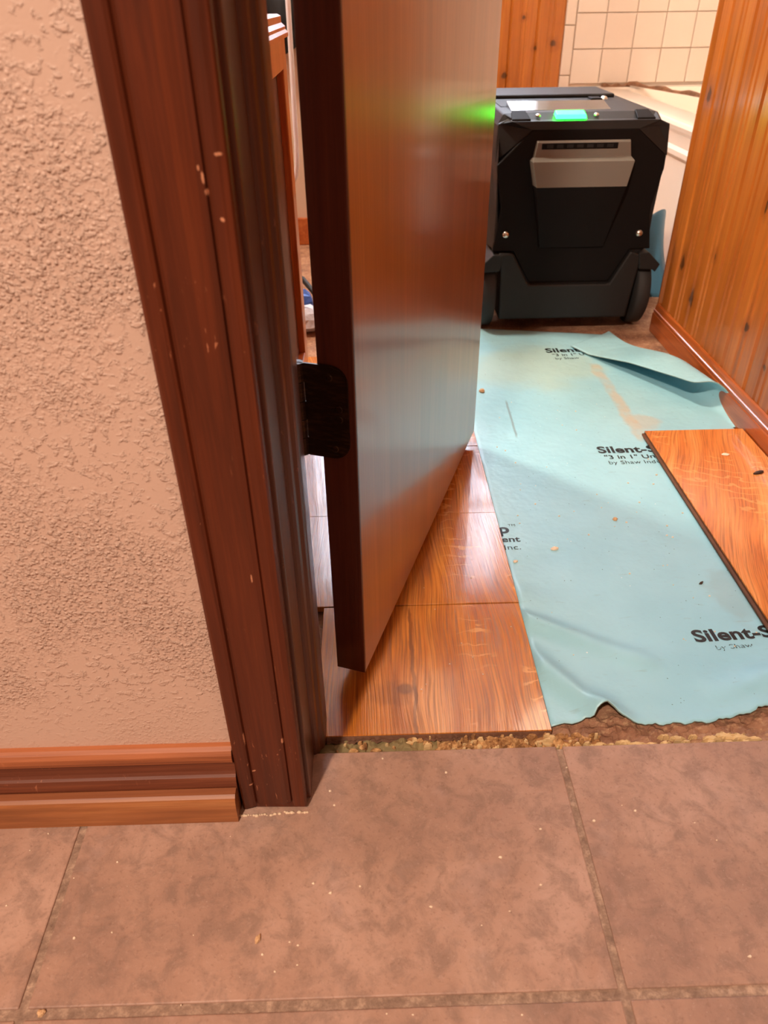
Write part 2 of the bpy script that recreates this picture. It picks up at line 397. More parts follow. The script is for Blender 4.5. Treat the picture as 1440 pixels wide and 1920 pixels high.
# hall/bath wall with the doorway (textured paint towards the hall)
YH, YB = .437, .567
wall = MB()
wall.box(-1.8, -.079, YH, YB, -.0125, 2.44)
wall.box(.585, 1.6, YH, YB, -.0125, 2.44)
wall.box(-.079, .585, YH, YB, 2.05, 2.44)
wall.obj('wall_front', M_PAINT, None, kind='structure')
MB().box(-1.9, -1.8, -1.7, YB, -.01, 2.44).obj('wall_left', M_HALL, None, kind='structure')
MB().box(1.6, 1.7, -1.7, YB, -.01, 2.44).obj('wall_right_hall', M_HALL, None, kind='structure')
MB().box(-1.9, 1.7, -1.8, -1.7, -.01, 2.44).obj('wall_rear', M_HALL, None, kind='structure')
cg = struct('ceiling')
MB().box(-1.9, 1.75, -1.8, .5, 2.44, 2.5).obj('hall_ceiling', M_CEILH, cg)
MB().box(-1.9, 1.75, .5, 3.4, 2.44, 2.5).obj('bath_ceiling', M_CEIL, cg)
# bathroom shell
MB().box(-.80, -.72, YB, 3.4, -.04, 2.44).obj('wall_bath_left', M_PLASTER, None, kind='structure')
MB().box(1.605, 1.70, 1.60, 3.4, -.04, 2.44).obj('wall_bath_right', M_PLASTER, None, kind='structure')
MB().box(.78, 1.70, 1.56, 1.645, -.04, 2.44).obj('wall_alcove', M_PLASTER, None, kind='structure')
MB().box(-.72, -.10, 2.46, 2.54, -.0125, .63).obj('wall_closet', M_PLASTER, None, kind='structure')
tr = MB().box(-.72, -.098, 2.446, 2.46, -.0125, .07).obj('baseboard_closet', M_PBASE, None, kind='structure', bevel=.003)

# door casings: one moulded profile, (x, y) with x measured from the doorway side outwards
prof = [(0, 0), (0, -.0145), (.0012, -.0165), (.0055, -.0178), (.0105, -.0178), (.0122, -.0165), (.0128, -.0150), (.0138, -.0166), (.0175, -.0170), (.022, -.0155), (.029, -.0136),
        (.037, -.0130), (.0445, -.0136), (.0458, -.0142), (.0470, -.0118), (.0482, -.0136), (.0505, -.0146), (.0585, -.0146), (.0605, -.0130), (.0615, -.0105), (.0615, 0)]
t1 = struct('trim_1')
c = MB()
rings = []
for z in list(np.linspace(.0, 2.12, 25)):
    ring = []
    for (u, y) in prof:
        zz = z
        if z == 0: zz = .006 - .010*smoothstep(.046, .06, u)*0 + (.004*math.sin(u*160)) + (.006 if .012 < u < .03 else 0) - (.004 if u > .047 else 0)
        ring.append((-.0705-u, YH+y, zz))
    rings.append(ring)
c.loft(rings).obj('casing', M_CASING, t1)
c = MB().loft([[(.577+u, YH+y, z) for (u, y) in prof] for z in (0, 2.12)]).obj('casing', M_CASING, t1)
c = MB().loft([[(x, YH+y, 2.045+u) for (u, y) in prof] for x in (-.132, .6385)]).obj('casing', M_CASING, t1)
# caulk crumbs along the casing foot
cb = MB()
for k in range(26):
    x = -.133+.064*k/25+random.uniform(-.001, .001); r = random.uniform(.0007, .0020)
    y = YH-.0175-(.002 if k < 16 else .0)+random.uniform(-.0012, .0006)
    ring = lambda zz, q: [(x+q*r*math.cos(t)*1.3, y+q*r*math.sin(t), zz) for t in np.linspace(0, 6.28, 7)[:-1]]
    cb.loft([ring(-.0005, 1), ring(r*.55, .8), ring(r*.9, .3)])
cb.obj('caulk_line', M_CAULKP, t1, True, kind='stuff')
# jamb and stop
jamb = struct('trim_2')
MB().box(-.079, -.067, YH-.003, YB, .0, 2.045).obj('jamb', M_JAMB, jamb, bevel=.0015)
MB().box(.573, .585, YH-.003, YB, .0, 2.045).obj('jamb', M_JAMB, jamb, bevel=.0015)
MB().box(-.079, .585, YH-.003, YB, 2.033, 2.05).obj('head_jamb', M_JAMB, jamb, bevel=.0015)
sp = [(-.067, .484), (-.0645, .4845), (-.062, .487), (-.0605, .4905), (-.0575, .4925), (-.056, .495), (-.0555, .500), (-.0555, .530), (-.067, .530)]
MB().loft([[(x, y, z) for x, y in sp] for z in (-.0005, 2.033)]).obj('door_stop', M_JAMB, jamb)
MB().loft([[(.506-x, y, z) for x, y in sp] for z in (0, 2.033)]).obj('door_stop', M_JAMB, jamb)

# hall baseboard with its shoe moulding
b1 = struct('baseboard_left')
pb = [(0, -.006), (0, .0845), (-.0045, .0842), (-.0085, .0822), (-.0110, .0785), (-.0116, .0735), (-.0108, .0690), (-.0085, .0665), (-.0066, .0640), (-.0062, .058), (-.0068, .052), (-.0084, .0490), (-.0104, .0470),
      (-.0116, .042), (-.0122, .036), (-.0128, -.006)]
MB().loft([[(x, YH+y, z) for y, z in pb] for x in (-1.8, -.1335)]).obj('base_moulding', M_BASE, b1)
ps = [(-.0129, -.0003), (-.0129, .0345), (-.0200, .0345), (-.0232, .0325), (-.0252, .027), (-.0260, .020), (-.0262, .0005)]
MB().loft([[(x, YH+y, z) for y, z in ps] for x in (-1.8, -.1343)]).obj('shoe_moulding', M_SHOE, b1)

# ------------------------------------------------ partition on the right, boarded in knotty pine
wr = struct('wall_right')
MB().box(.678, .78, YB, 1.640, -.0125, 2.44).obj('stud_wall', M_PLASTER, wr)
def pine_board(name, a0, a1, face, mat, parent, axis, z0, z1, bead=True):
    """one V-jointed board with a centre bead; runs up Z, faces -axis"""
    w = a1-a0; cen = w*.5
    pts = [(0, .010), (0, .0055), (.0060, 0)]
    if bead: pts += [(cen-.013, 0), (cen-.0085, .0026), (cen-.0045, .0003), (cen+.0045, .0003), (cen+.0085, .0026), (cen+.013, 0)]
    pts += [(w-.0060, 0), (w, .0055), (w, .010)]
    fn = (lambda u, d, z: (face+d, a0+u, z)) if axis == 'x' else (lambda u, d, z: (a0+u, face+d, z))
    return MB().loft([[fn(u, d, z) for u, d in pts] for z in (z0, z1)]).obj(name, mat, parent)
edges = [1.640, 1.590] + [1.590-.0985*k for k in range(1, 11)]
for k in range(len(edges)-1):
    pine_board('board', edges[k+1], edges[k], .668, M_PINE, wr, 'x', -.01, 2.44, k > 0)
pine_board('board', .668, .78, 1.650, M_PINE, wr, 'y', -.01, 2.44, True).scale = (1, 1, 1)
br = struct('baseboard_right')
pp = [(0, -.0115), (-.0080, -.0115), (-.0080, .030), (-.0074, .0318), (-.0062, .0322), (-.0062, .0345), (-.0072, .0352), (-.0072, .0395), (-.0050, .0405), (-.0046, .0475), (-.0036, .052), (-.0012, .0545), (0, .0545)]
# runs along Y, then returns round the end of the partition
path = [((.668, YB), (1, 0)), ((.668, 1.650), (1, -1)), ((.785, 1.650), (0, -1))]
MB().loft([[(p[0]+d*n[0], p[1]+d*n[1], z) for d, z in pp] for p, n in path]).obj('base_moulding', M_PBASE, br)

# ------------------------------------------------ far wall: tile over the tub, pine boards, a window above
wb = struct('wall_back')
YW = 3.2
WX0, WX1, WZ0, WZ1 = -.46, .70, 1.02, 2.16
k = MB()
k.box(-.72, WX0, YW, YW+.14, -.04, 2.44).box(WX1, 1.62, YW, YW+.14, -.04, 2.44)
k.box(WX0, WX1, YW, YW+.14, -.04, WZ0).box(WX0, WX1, YW, YW+.14, WZ1, 2.44)
k.obj('tile_bed', M_WGROUT, wb)
tw, th = .1062, .1082
tme = MB().box(-tw/2, tw/2, -.0045, .003, -th/2, th/2).mesh('tile'); tme.materials.append(M_WTILE)
bme = MB().box(-.019, .019, -.006, .003, -.0775, .0775).mesh('bullnose_tile'); bme.materials.append(M_WTILE)
for i in range(8):
    for j in range(17):
        o = link('tile', tme, wb, .0012, 2)
        o.location = (.7795+.1090*i+tw/2, YW-.003+random.uniform(-.0004, .0004), .3640+.1110*j+th/2-.0015)
        if o.location.x+tw/2 > 1.605: o.location.x = 1.605-tw/2+.0
for j in range(13):
    o = link('bullnose_tile', bme, wb, .003, 3); o.location = (.7575, YW-.003, .39+.1575*(j-1)+.0775)
xs = [.7365-.0985*q for q in range(15)]
for q in range(14):
    a0, a1 = xs[q+1], xs[q]
    if a1 > WX0-.05 and a0 < WX1+.05:
        pine_board('board', a0, a1, YW-.012, M_PINEB, wb, 'y', -.01, WZ0-.05)
        pine_board('board', a0, a1, YW-.012, M_PINEB, wb, 'y', WZ1+.05, 2.44)
    else: pine_board('board', a0, a1, YW-.012, M_PINEB, wb, 'y', -.01, 2.44)
win = struct('window_1', (.12, YW, WZ0))
f = MB()
f.box(WX0-.05, WX0+.02, YW-.02, YW+.10, WZ0-.05, WZ1+.05).box(WX1-.02, WX1+.035, YW-.02, YW+.10, WZ0-.05, WZ1+.05)
f.box(WX0+.02, WX1-.02, YW-.02, YW+.10, WZ0-.05, WZ0+.02).box(WX0+.02, WX1-.02, YW-.02, YW+.10, WZ1-.02, WZ1+.05)
f.box(WX0+.02, WX1-.02, YW+.04, YW+.08, (WZ0+WZ1)/2-.018, (WZ0+WZ1)/2+.018)
f.obj('frame', M_FRAME, win, bevel=.003)
MB().box(WX0+.02, WX1-.02, YW+.055, YW+.060, WZ0+.02, (WZ0+WZ1)/2-.018).obj('pane', M_PANE, win)
MB().box(WX0+.02, WX1-.02, YW+.055, YW+.060, (WZ0+WZ1)/2+.018, WZ1-.02).obj('pane', M_PANE, win)

# ================================================================== THINGS
# ------------------------------------------------ laminate flooring left of the mat
lam = thing('laminate_flooring', 'brown oak-look laminate flooring laid in rows under the open door', 'flooring', (0, .85, -.0125))
ry = [.5065, .708, .910, 1.1115, 1.313, 1.5145]
for k in range(5):
    x0 = -.0555 if k == 0 else -.70
    dz = [-.0002, .0009, .0003, .0006, .0002][k]
    y0, y1 = ry[k]+.0005, ry[k+1]-.0004
    MB().box(-.066, .184, y0, y1, -.0078, dz).obj('plank', M_OAK, lam, bevel=.0005, seg=1) if k == 0 else MB().box(-.70, .1840 if k < 4 else .10, y0, y1, -.0078, dz).obj('plank', M_OAK, lam, bevel=.0005, seg=1)
# chewed core under the front edge
n = 90; e = MB(); R = []
for i in range(n+1):
    x = -.055+.238*i/n; q = random.random()
    j = .0016*math.sin(i*1.3)+random.uniform(-.0016, .0016)
    R.append([(x, .507, -.0013), (x, .5058+j*.2, -.0016), (x, .5052-abs(j)*.7, -.0040-q*.0006), (x, .5060+abs(j), -.0052), (x, .5040-abs(j)*1.1, -.0068), (x, .5068, -.0078)])
e.loft(R, caps=True, closed=True).obj('broken_core', M_CORE, lam, kind='stuff')

# loose plank on the mat
pl = thing('laminate_plank', 'loose orange oak-look laminate plank lying on the blue-green mat by the pine baseboard', 'plank', (.57, .87, -.004))
MB().box(.4835, .6580, .61, 1.1435, .0024, .0046).obj('face', M_OAK2, pl, bevel=.0004, seg=1)
MB().box(.4835, .6575, .61, 1.1430, -.0030, .0024).obj('core', M_CORE, pl)
MB().box(.4795, .4836, .61, 1.1430, -.0036, .0002).obj('tongue', M_CORE, pl, bevel=.0006, seg=1)

# ------------------------------------------------ underlayment mat with folded corner
A = np.array([.553, 1.625]); B = np.array([.6560, 1.165]); D = (B-A)/np.linalg.norm(B-A); NL = np.array([D[1], -D[0]])
if NL[0] > 0: NL = -NL
LEN = np.linalg.norm(B-A)
fx = np.array([.14, .19, .213, .231, .238, .246, .258, .276, .30, .328, .357, .394, .428, .47, .55, .66])
fy = np.array([.520, .518, .519, .522, .5295, .5300, .5255, .516, .5145, .515, .516, .522, .533, .548, .56, .565])
def front(x): return np.interp(x, fx, fy)
def segd(x, y, p, q):
    p = np.array(p); q = np.array(q); d = q-p; l2 = d@d
    t = np.clip(((x-p[0])*d[0]+(y-p[1])*d[1])/l2, 0, 1)
    return np.hypot(x-p[0]-t*d[0], y-p[1]-t*d[1]), t
def mat_z(x, y):
    x = np.asarray(x, float); y = np.asarray(y, float)
    z = -.0085+.0012*vnoise(x*9, y*7, 3)+.0006*vnoise(x*25, y*20, 5)
    for p, q, h, w, grow in (((.176, .690), (.318, .606), .0120, .0135, -1), ((.178, .632), (.242, .530), .0130, .0135, .3), ((.52, .592), (.392, .556), .0210, .020, -1), ((.19, .600), (.222, .545), .004, .010, -1),
                             ((.18, .735), (.24, .715), .003, .02, -1), ((.31, .61), (.40, .585), .003, .022, -1)):
        d, t = segd(x, y, p, q)
        a = h*np.exp(-(d/w)**2)
        if grow == -1: a = a*(1-.75*t)
        else: a = a*(.55+.45*t)
        z = z+a
    f = front(x); d = y-f
    z = z+.0105*np.exp(-((x-.252)/.021)**2)*np.exp(-(np.maximum(d, 0)/.03)**2)
    z = z+(.0026+.004*smoothstep(.36, .43, x))*np.exp(-(np.maximum(d, 0)/.016)**2)
    z = z*1
    under = smoothstep(.190, .180, x)      # pressed flat where the laminate lies on it
    z = np.where(under > 0, z*(1-under)+(-.0105)*under, z)
    pk = smoothstep(.472, .484, x)*smoothstep(.595, .615, y)*smoothstep(1.155, 1.140, y)
    z = z*(1-pk)+(-.0070)*pk
    return np.maximum(z, -.0105)
nu, nv = 130, 280
T = np.linspace(0, 1, nv+1)**1.0; SS = np.linspace(0, 1, nu+1)
yn = .52+(1.625-.52)*T
xr = np.where(yn < B[1], np.interp(yn, [.5, .7, B[1]], [.657, .657, B[0]]), B[0]+(A[0]-B[0])*(yn-B[1])/(A[1]-B[1]))
P = np.zeros((nv+1, nu+1, 3))
x = .15+(xr[:, None]-.15)*SS[None, :]
fr = front(x[0])+.0012*np.sin(x[0]*260)+rng.uniform(-.0012, .0012, nu+1)
y = yn[:, None]+(fr[None, :]-.52)*(1-T[:, None])**3+(T[:, None]**6)*((1.70-1.625)*(1-SS[None, :]))
P[..., 0] = x; P[..., 1] = y; P[..., 2] = mat_z(x, y)
mb = MB().grid(P)
# the folded-back corner, grown from the fold line A-B
kb = [k for k in range(nv+1) if yn[k] >= B[1]]
G = []; NA = 16; NF = 14
for k in kb:
    p0 = P[k, nu]; s = np.clip(1-((p0[:2]-A)@D)/LEN, 0, 1); s = 1-s    # 0 at A, 1 at B
    w = np.interp(s, [0, .10, .35, .7, 1], [.004, .118, .085, .036, .0])
    r = .0035+.0210*float(smoothstep(.10, .60, s))*(1-.35*float(smoothstep(.8, 1, s)))
    full = min(1., (1-s)*3.6+.10)
    row = []
    for i in range(NA+1):
        th_ = math.pi*full*i/NA
        u = -r*math.sin(th_); zz = r*(1-math.cos(th_)); row.append((u, zz))
    u0, z0 = row[-1]; tilt = -math.sin(math.pi*(1-full))
    ww = w
    for i in range(1, NF+1):
        uu = ww*i/NF; ze = float(np.interp(s, [0, .22, .45, .75, 1], [.0035, .0040, .027, .044, .030]))
        fl_ = float(smoothstep(.70, 1, full)); an = math.pi*(1-full)
        row.append((u0+uu*math.cos(an), z0+uu*math.sin(an)*.8*(1-fl_)+(ze-z0)*fl_*(i/NF)**1.3))
    G.append([(p0[0]+NL[0]*u_, p0[1]+NL[1]*u_, p0[2]+z_) for u_, z_ in row])
mb.grid(np.array(G))
mat_t = thing('underlayment_mat', 'pale blue-green printed underlayment mat with torn front edge and folded corner', 'mat', (.4, 1.0, -.011))
film = mb.obj('film', M_FILM, mat_t, True, weld=.00005, recalc=False)
sd = film.modifiers.new('thick', 'SOLIDIFY'); sd.thickness = .0016; sd.offset = -1; sd.use_rim = True
film.data.materials.append(M_FOAM); sd.material_offset_rim = 1

def lettering(text, x, y, size, wscale=1., bold=0., rot=0., mat=M_INK, name='lettering', clip=None, shear=0):
    cu = bpy.data.curves.new(name, 'FONT'); cu.body = text; cu.size = size; cu.offset = bold; cu.resolution_u = 4; cu.space_character = 1.02
    to = bpy.data.objects.new(name, cu); COL.objects.link(to)
    dg = bpy.context.evaluated_depsgraph_get(); me = bpy.data.meshes.new_from_object(to.evaluated_get(dg))
    bpy.data.objects.remove(to); bpy.data.curves.remove(cu)
    ca, sa = math.cos(rot), math.sin(rot)
    bm = bmesh.new(); bm.from_mesh(me)
    bmesh.ops.subdivide_edges(bm, edges=[e for e in bm.edges if e.calc_length() > size*.25], cuts=2)
    for v in bm.verts:
        px, py = v.co.x*wscale, v.co.y
        px += shear*py
        X, Y = x+px*ca-py*sa, y+px*sa+py*ca
        v.co = (X, Y, 0)
    zs = mat_z([v.co.x for v in bm.verts], [v.co.y for v in bm.verts])
    for v, z in zip(bm.verts, zs): v.co.z = float(z)+.0005
    if clip:
        bmesh.ops.delete(bm, geom=[f for f in bm.faces if clip(f.calc_center_median())], context='FACES')
    bm.to_mesh(me); bm.free(); me.materials.clear(); me.materials.append(mat)
    return link(name, me, mat_t)
# three repeats of the print; what lies under the plank, the laminate or the fold stays hidden there
lettering('Silent-Step', .3880, .6370, .0280, 1.16, .0009, .05)
lettering('by Shaw', .408, .6225, .0105, 1.3, 0, .07, M_INKW, clip=lambda c: (int(c.x*900)+int(c.y*1300)) % 3 == 0)
lettering('Silent-Step', .3895, 1.090, .0300, 1.10, .0009, .0)
lettering('"3 in 1" Underlayment', .3955, 1.070, .0172, 1.1, .0003, .0)
lettering('by Shaw Industries, Inc.', .3975, 1.053, .0150, 1.08, 0, .0, M_INKW)
lettering('Silent-Step', .3900, 1.527, .0325, 1.02, .0009, .03)
lettering('"3 in 1" U', .4000, 1.507, .0175, 1., .0003, .03, M_INKW)
lettering('by Shaw', .4020, 1.489, .0155, 1., 0, .03, M_INKW)
lettering('p', .1835, .868, .0300, 1.10, .0009, 0)
lettering('TM', .1995, .8840, .0075, 1.1, 0, 0, M_INKW)
lettering('ent', .1850, .8465, .0180, 1.1, .0004, 0)
lettering('Inc.', .1850, .8280, .0160, 1.1, 0, 0, M_INKW)

# ------------------------------------------------ threshold rubble between tile and laminate
def rubble(x0, x1, y0, y1, zb, amp, nx, ny, seed, mat, name, label, cat):
    xx, yy = np.meshgrid(np.linspace(x0, x1, nx), np.linspace(y0, y1, ny))
    h = vnoise(xx*95, yy*150, seed)*.65+vnoise(xx*260, yy*300, seed+1)*.35
    ed = np.minimum(1, np.minimum((yy-y0)/(y1-y0), (y1-yy)/(y1-y0))*6)*np.minimum(1, np.minimum(xx-x0, x1-xx)*60)
    P = np.stack([xx, yy+.001*np.sin(xx*300), zb+amp*np.clip(h*1.5-.3, 0, 1)*ed], -1)
    o = MB().grid(P).obj(name, mat, None, False)
    return tag(o, label, cat, None, 'stuff')
rubble(.060, .245, .4855, .5085, -.0118, .0085, 110, 26, 21, M_CRUMB, 'crumbled_mortar', 'broken tan mortar crumbs filling the gap before the oak laminate', 'rubble')
rubble(-.062, .062, .4862, .5085, -.0110, .0075, 90, 16, 33, M_GREENISH, 'mortar_ledge', 'smoother olive grey mortar ledge at the foot of the dark door jamb', 'rubble')
rubble(.185, .66, .4852, .536, -.0122, .0055, 200, 24, 51, M_SCREED, 'rough_screed', 'rough brown screed strip exposed before the torn mat edge', 'rubble')
gb = MB()
ck = MB(); ck2 = MB()
def blob(b, x, y, rx, ry, z0, h, seed, n=12, lo=.6):
    r = random.Random(seed); a = [r.uniform(lo, 1.15) for _ in range(n)]
    ring = lambda q, z: [(x+rx*q*a[i]*math.cos(6.283*i/n), y+ry*q*a[i]*math.sin(6.283*i/n), z) for i in range(n)]
    b.loft([ring(1, z0), ring(.92, z0+h*.7), ring(.6, z0+h)])
for i, (bx, by, rx, ry) in enumerate([(.270, .4895, .010, .003), (.285, .4885, .007, .0025), (.300, .4895, .006, .003), (.258, .4925, .008, .003), (.315, .4955, .010, .0030), (.302, .4985, .006, .002), (.322, .4905, .005, .002),
                                      (.350, .4945, .011, .004), (.366, .4965, .013, .0055), (.380, .4950, .012, .005), (.394, .4920, .010, .003), (.347, .4890, .007, .002), (.366, .4888, .006, .0018), (.332, .4975, .005, .002), (.384, .4886, .007, .0018),
                                      (.232, .4905, .006, .0025), (.243, .4895, .005, .002), (.222, .4885, .004, .002)]):
    blob(gb, bx, by, rx*1.1, ry*1.15, -.0100, .0070, i, 22, .45)
tag(gb.obj('dried_glue', M_OLDGLUE, None, False), 'cream patches of dried glue along the tile edge before the mat', 'glue', None, 'stuff')

for k in range(110):
    x = random.uniform(.035, .235) if k < 98 else random.uniform(-.05, .04); y = random.uniform(.4885, .5045)
    r = random.uniform(.0014, .0055); blob(ck if k % 3 else ck2, x, y, r*random.uniform(.8, 1.6), r*.7, -.0100, random.uniform(.003, .0095), 300+k, 8, .5)
tag(ck.obj('mortar_chunks', M_CRUMB, None), 'small tan mortar chunks lying in the gap before the oak laminate', 'rubble', None, 'stuff')
tag(ck2.obj('mortar_chunks', M_OLDGLUE, None), 'small cream mortar chunks lying in the gap before the oak laminate', 'rubble', None, 'stuff')

# ------------------------------------------------ the door
zb = .02
dA, dB = np.array([-.0448, .5851]), np.array([-.0130, .5759])
dw = np.array([math.cos(math.radians(70.9)), 0]); ang = math.radians(90-19.11)
dn = np.array([.3275, .9449])                       # along the door from hinge to free edge
dn = dn/np.linalg.norm(dn); dt = np.array([-dn[1], dn[0]])   # across, towards the bathroom face
TH = .0331; WD = .586
def dpt(a, t, z): p = dB+dn*a+dt*t; return (p[0], p[1], z)
door = struct('door_1', (float(dB[0]), float(dB[1]), zb))
def dbox(a0, a1, t0, t1, z0, z1):
    v = [dpt(a, t, z) for a in (a0, a1) for t in (t0, t1) for z in (z0, z1)]
    return MB().add(v, [(0, 1, 3, 2), (4, 6, 7, 5), (0, 4, 5, 1), (2, 3, 7, 6), (0, 2, 6, 4), (1, 5, 7, 3)])
dbox(.0005, WD, .0003, TH, zb, 2.03).obj('slab', M_DOOR, door, bevel=.0012)
dbox(0, .0040, 0, TH+.0003, zb, 2.03).obj('edge_band', M_DOOREDGE, door, bevel=.0008)
# hinge
hz0, hz1 = .2960, .3860
hg = thing('hinge', 'dark bronze hinge', 'hinge', dpt(0, .02, hz0)); del hg['category']; del hg['label']
hg.parent = door; hg.matrix_parent_inverse = Matrix.Translation(door.location).inverted()
hg.location = Vector(dpt(0, .02, hz0))
rc = .016; t0, t1 = .0060, TH+.012
out = [(t1, hz1), (t1, hz0)]
out += [(t0+rc-rc*math.sin(q), hz0+rc-rc*math.cos(q)) for q in np.linspace(0, math.pi/2, 7)]
out += [(t0+rc-rc*math.cos(q), hz1-rc+rc*math.sin(q)) for q in np.linspace(0, math.pi/2, 7)]
hp = bpy.data.objects
leaf = MB().prism(out, lambda p: dpt(-.0002, p[0], p[1]), lambda p: dpt(-.0022, p[0], p[1])).obj('leaf', M_HINGE, hg)
kn = MB(); pin = dpt(-.001, TH+.0185, 0)
for i in range(5):
    z0 = hz0+.018*i+.0004; kn.tube([(pin[0], pin[1], z0), (pin[0], pin[1], z0+.0172)], .0056, 14)
    if i % 2 == 0:
        v = [dpt(a, t, z) for a in (-.0022, -.0004) for t in (TH+.011, TH+.0185) for z in (z0, z0+.0172)]
        kn.add(v, [(0, 1, 3, 2), (4, 6, 7, 5), (0, 4, 5, 1), (2, 3, 7, 6), (0, 2, 6, 4), (1, 5, 7, 3)])
    else:
        kn.box(-.0672, pin[0]-.002, pin[1]-.010, pin[1]-.0085, z0, z0+.0172)
kn.obj('knuckle', M_HINGE, hg)
for (t, z) in ((.0225, hz1-.011), (.0145, hz0+.050), (.0145, hz0+.040), (.0200, hz0+.010)):
    sc = MB(); r = .0036
    sc.prism([(math.cos(q), math.sin(q)) for q in np.linspace(0, 6.283, 13)[:-1]],
             lambda p: dpt(-.0021, t+r*p[0], z+r*p[1]), lambda p: dpt(-.0029, t+r*.75*p[0], z+r*.75*p[1]))
    sc.obj('screw', M_HINGE, hg)

# ------------------------------------------------ bathtub
tub = thing('bathtub', 'cream enamel bathtub beyond the pine partition, under white wall tiles', 'bathtub', (1.22, 2.43, -.0125))
tx0, tx1, ty0, ty1, tz = .85, 1.598, 1.68, 3.19, .352
ap = [(tx0+.012, -.0125), (tx0+.012, .262), (tx0+.003, .272), (tx0+.003, .284), (tx0+.012, .292), (tx0+.010, .322), (tx0+.002, .332), (tx0, .342), (tx0+.003, .350), (tx0+.0100, tz), (tx0+.030, .30), (tx0+.05, -.0125)]
MB().loft([[(x, yy, z) for x, z in ap] for yy in (ty0, ty1)]).obj('apron', M_ENAMEL, tub)
def rr(x0, x1, y0, y1, r, z, n=6):
    pts = []
    for cx, cy, a in ((x1-r, y1-r, 0), (x0+r, y1-r, 1), (x0+r, y0+r, 2), (x1-r, y0+r, 3)):
        for q in np.linspace(0, math.pi/2, n): pts.append((cx+r*math.cos(a*math.pi/2+q), cy+r*math.sin(a*math.pi/2+q), z))
    return pts
MB().loft([rr(tx0+.010, tx1, ty0, ty1, .01, tz), rr(tx0+.108, tx1-.06, ty0+.07, ty1-.07, .09, tz), rr(tx0+.114, tx1-.066, ty0+.078, ty1-.078, .09, tz-.006), rr(tx0+.135, tx1-.10, ty0+.12, ty1-.12, .1, .10), rr(tx0+.18, tx1-.14, ty0+.2, ty1-.2, .1, .045)], caps=False).add([], []).obj('basin', M_ENAMEL, tub, True)
bot = rr(tx0+.18, tx1-.14, ty0+.2, ty1-.2, .1, .045)
MB().add(bot, [tuple(range(len(bot)))]).obj('basin_floor', M_ENAMEL, tub)
def strip(name, pts, w, h, mat, label):
    b = MB(); R = []
    for i, p in enumerate(pts):
        j = .25*math.sin(i*2.1)+random.uniform(-.15, .15)
        dx, dy = pts[min(i+1, len(pts)-1)][0]-pts[max(i-1, 0)][0], pts[min(i+1, len(pts)-1)][1]-pts[max(i-1, 0)][1]
        l = math.hypot(dx, dy); nx, ny = -dy/l, dx/l; ww = w*(1+j); hh = h*(1+.4*math.sin(i*1.7))
        R.append([(p[0]+nx*ww*q, p[1]+ny*ww*q, p[2]+hh*v) for q, v in ((-1, 0), (-.8, .8), (0, 1), (.8, .7), (1, 0))])
    o = b.loft(R).obj(name, mat, None); return tag(o, label, 'sealant strip', 'loose sealant strips on the tub')

# machine
mc = thing('dehumidifier', 'black faceted dehumidifier on wheels with a glowing green light bar', 'dehumidifier', (.45, 1.9, -.011))
XC, YF = .45, 1.66
def R3(dx, y, z): return (XC+dx, y, z)
# main shell: loft of half outlines mirrored, from the front chamfer back
def outline(sc, z0=None):
    h = [(.150, .428), (.172, .4185), (.1765, .363), (.176, .340), (.182, .250), (.180, .178), (.165, .172), (.150, .120), (.1495, .024)]
    return h
def ring(h, y, inset=0., top=None):
    pts = [(d-inset if d > 0 else d, z-(inset if z > .4 else 0)) for d, z in h]
    return [R3(d, y, z) for d, z in pts]+[R3(-d, y, z) for d, z in reversed(pts)]
hB = [(.135, .4400), (.1600, .4385), (.1725, .4180), (.1765, .363), (.176, .340), (.182, .250), (.180, .178), (.168, .171), (.150, .110), (.1490, .024)]
hF = [(.128, .4225), (.1500, .4290), (.1715, .4215), (.1757, .362), (.1742, .340), (.1700, .250), (.1705, .178), (.160, .171), (.150, .110), (.1490, .024)]
hFi = [(.108, .4225), (.1085, .4222), (.1090, .4218), (.1757, .362), (.1742, .340), (.1622, .250), (.1780, .176), (.150, .171), (.150, .110), (.1490, .024)]
sh = MB()
r0 = [(x, y+(.040 if x < XC-.14 and z > .35 else 0), z) for x, y, z in ring(hF, YF+.004)]; r1 = ring(hB, YF+.058); r2 = ring(hB, 2.06); r3 = ring([(d*.93, z if z < .1 else z-.012) for d, z in hB], 2.14)
sh.loft([r0, r1, r2, r3])
sh.obj('shell', M_BODY, mc, bevel=.003)
# bright upper chamfers and front face plates
fp = [(-.1087, .4150), (.1080, .4145), (.1740, .3632), (.1745, .338), (.1618, .268), (.1622, .250), (.1760, .1758), (.1308, .1750), (.0935, .1055), (-.0862, .1065), (-.1272, .1750), (-.1740, .1755), (-.1622, .250), (-.1618, .268), (-.1745, .338), (-.1752, .3500)]
MB().prism(fp, lambda p: R3(p[0], YF, p[1]), lambda p: R3(p[0]*1.0, YF+.012, p[1])).obj('front_panel', M_BODY2, mc, bevel=.002)
# sloping brow above the panel
bw = MB()
bw.add([R3(-.1087, YF, .4150), R3(.1080, YF, .4145), R3(.150, YF+.0035, .4300), R3(-.150, YF+.0035, .4300), R3(.1720, YF+.010, .4215), R3(.1750, YF, .3632), R3(-.1760, YF+.026, .3525), R3(-.1720, YF+.038, .4215),
        R3(-.1087, YF+.02, .4100), R3(.1080, YF+.02, .4100), R3(.150, YF+.03, .4300), R3(-.150, YF+.03, .4300)],
       [(0, 1, 2, 3), (1, 5, 4, 2), (0, 3, 7, 6), (3, 2, 10, 11)])
bw.obj('brow', M_BODY, mc)
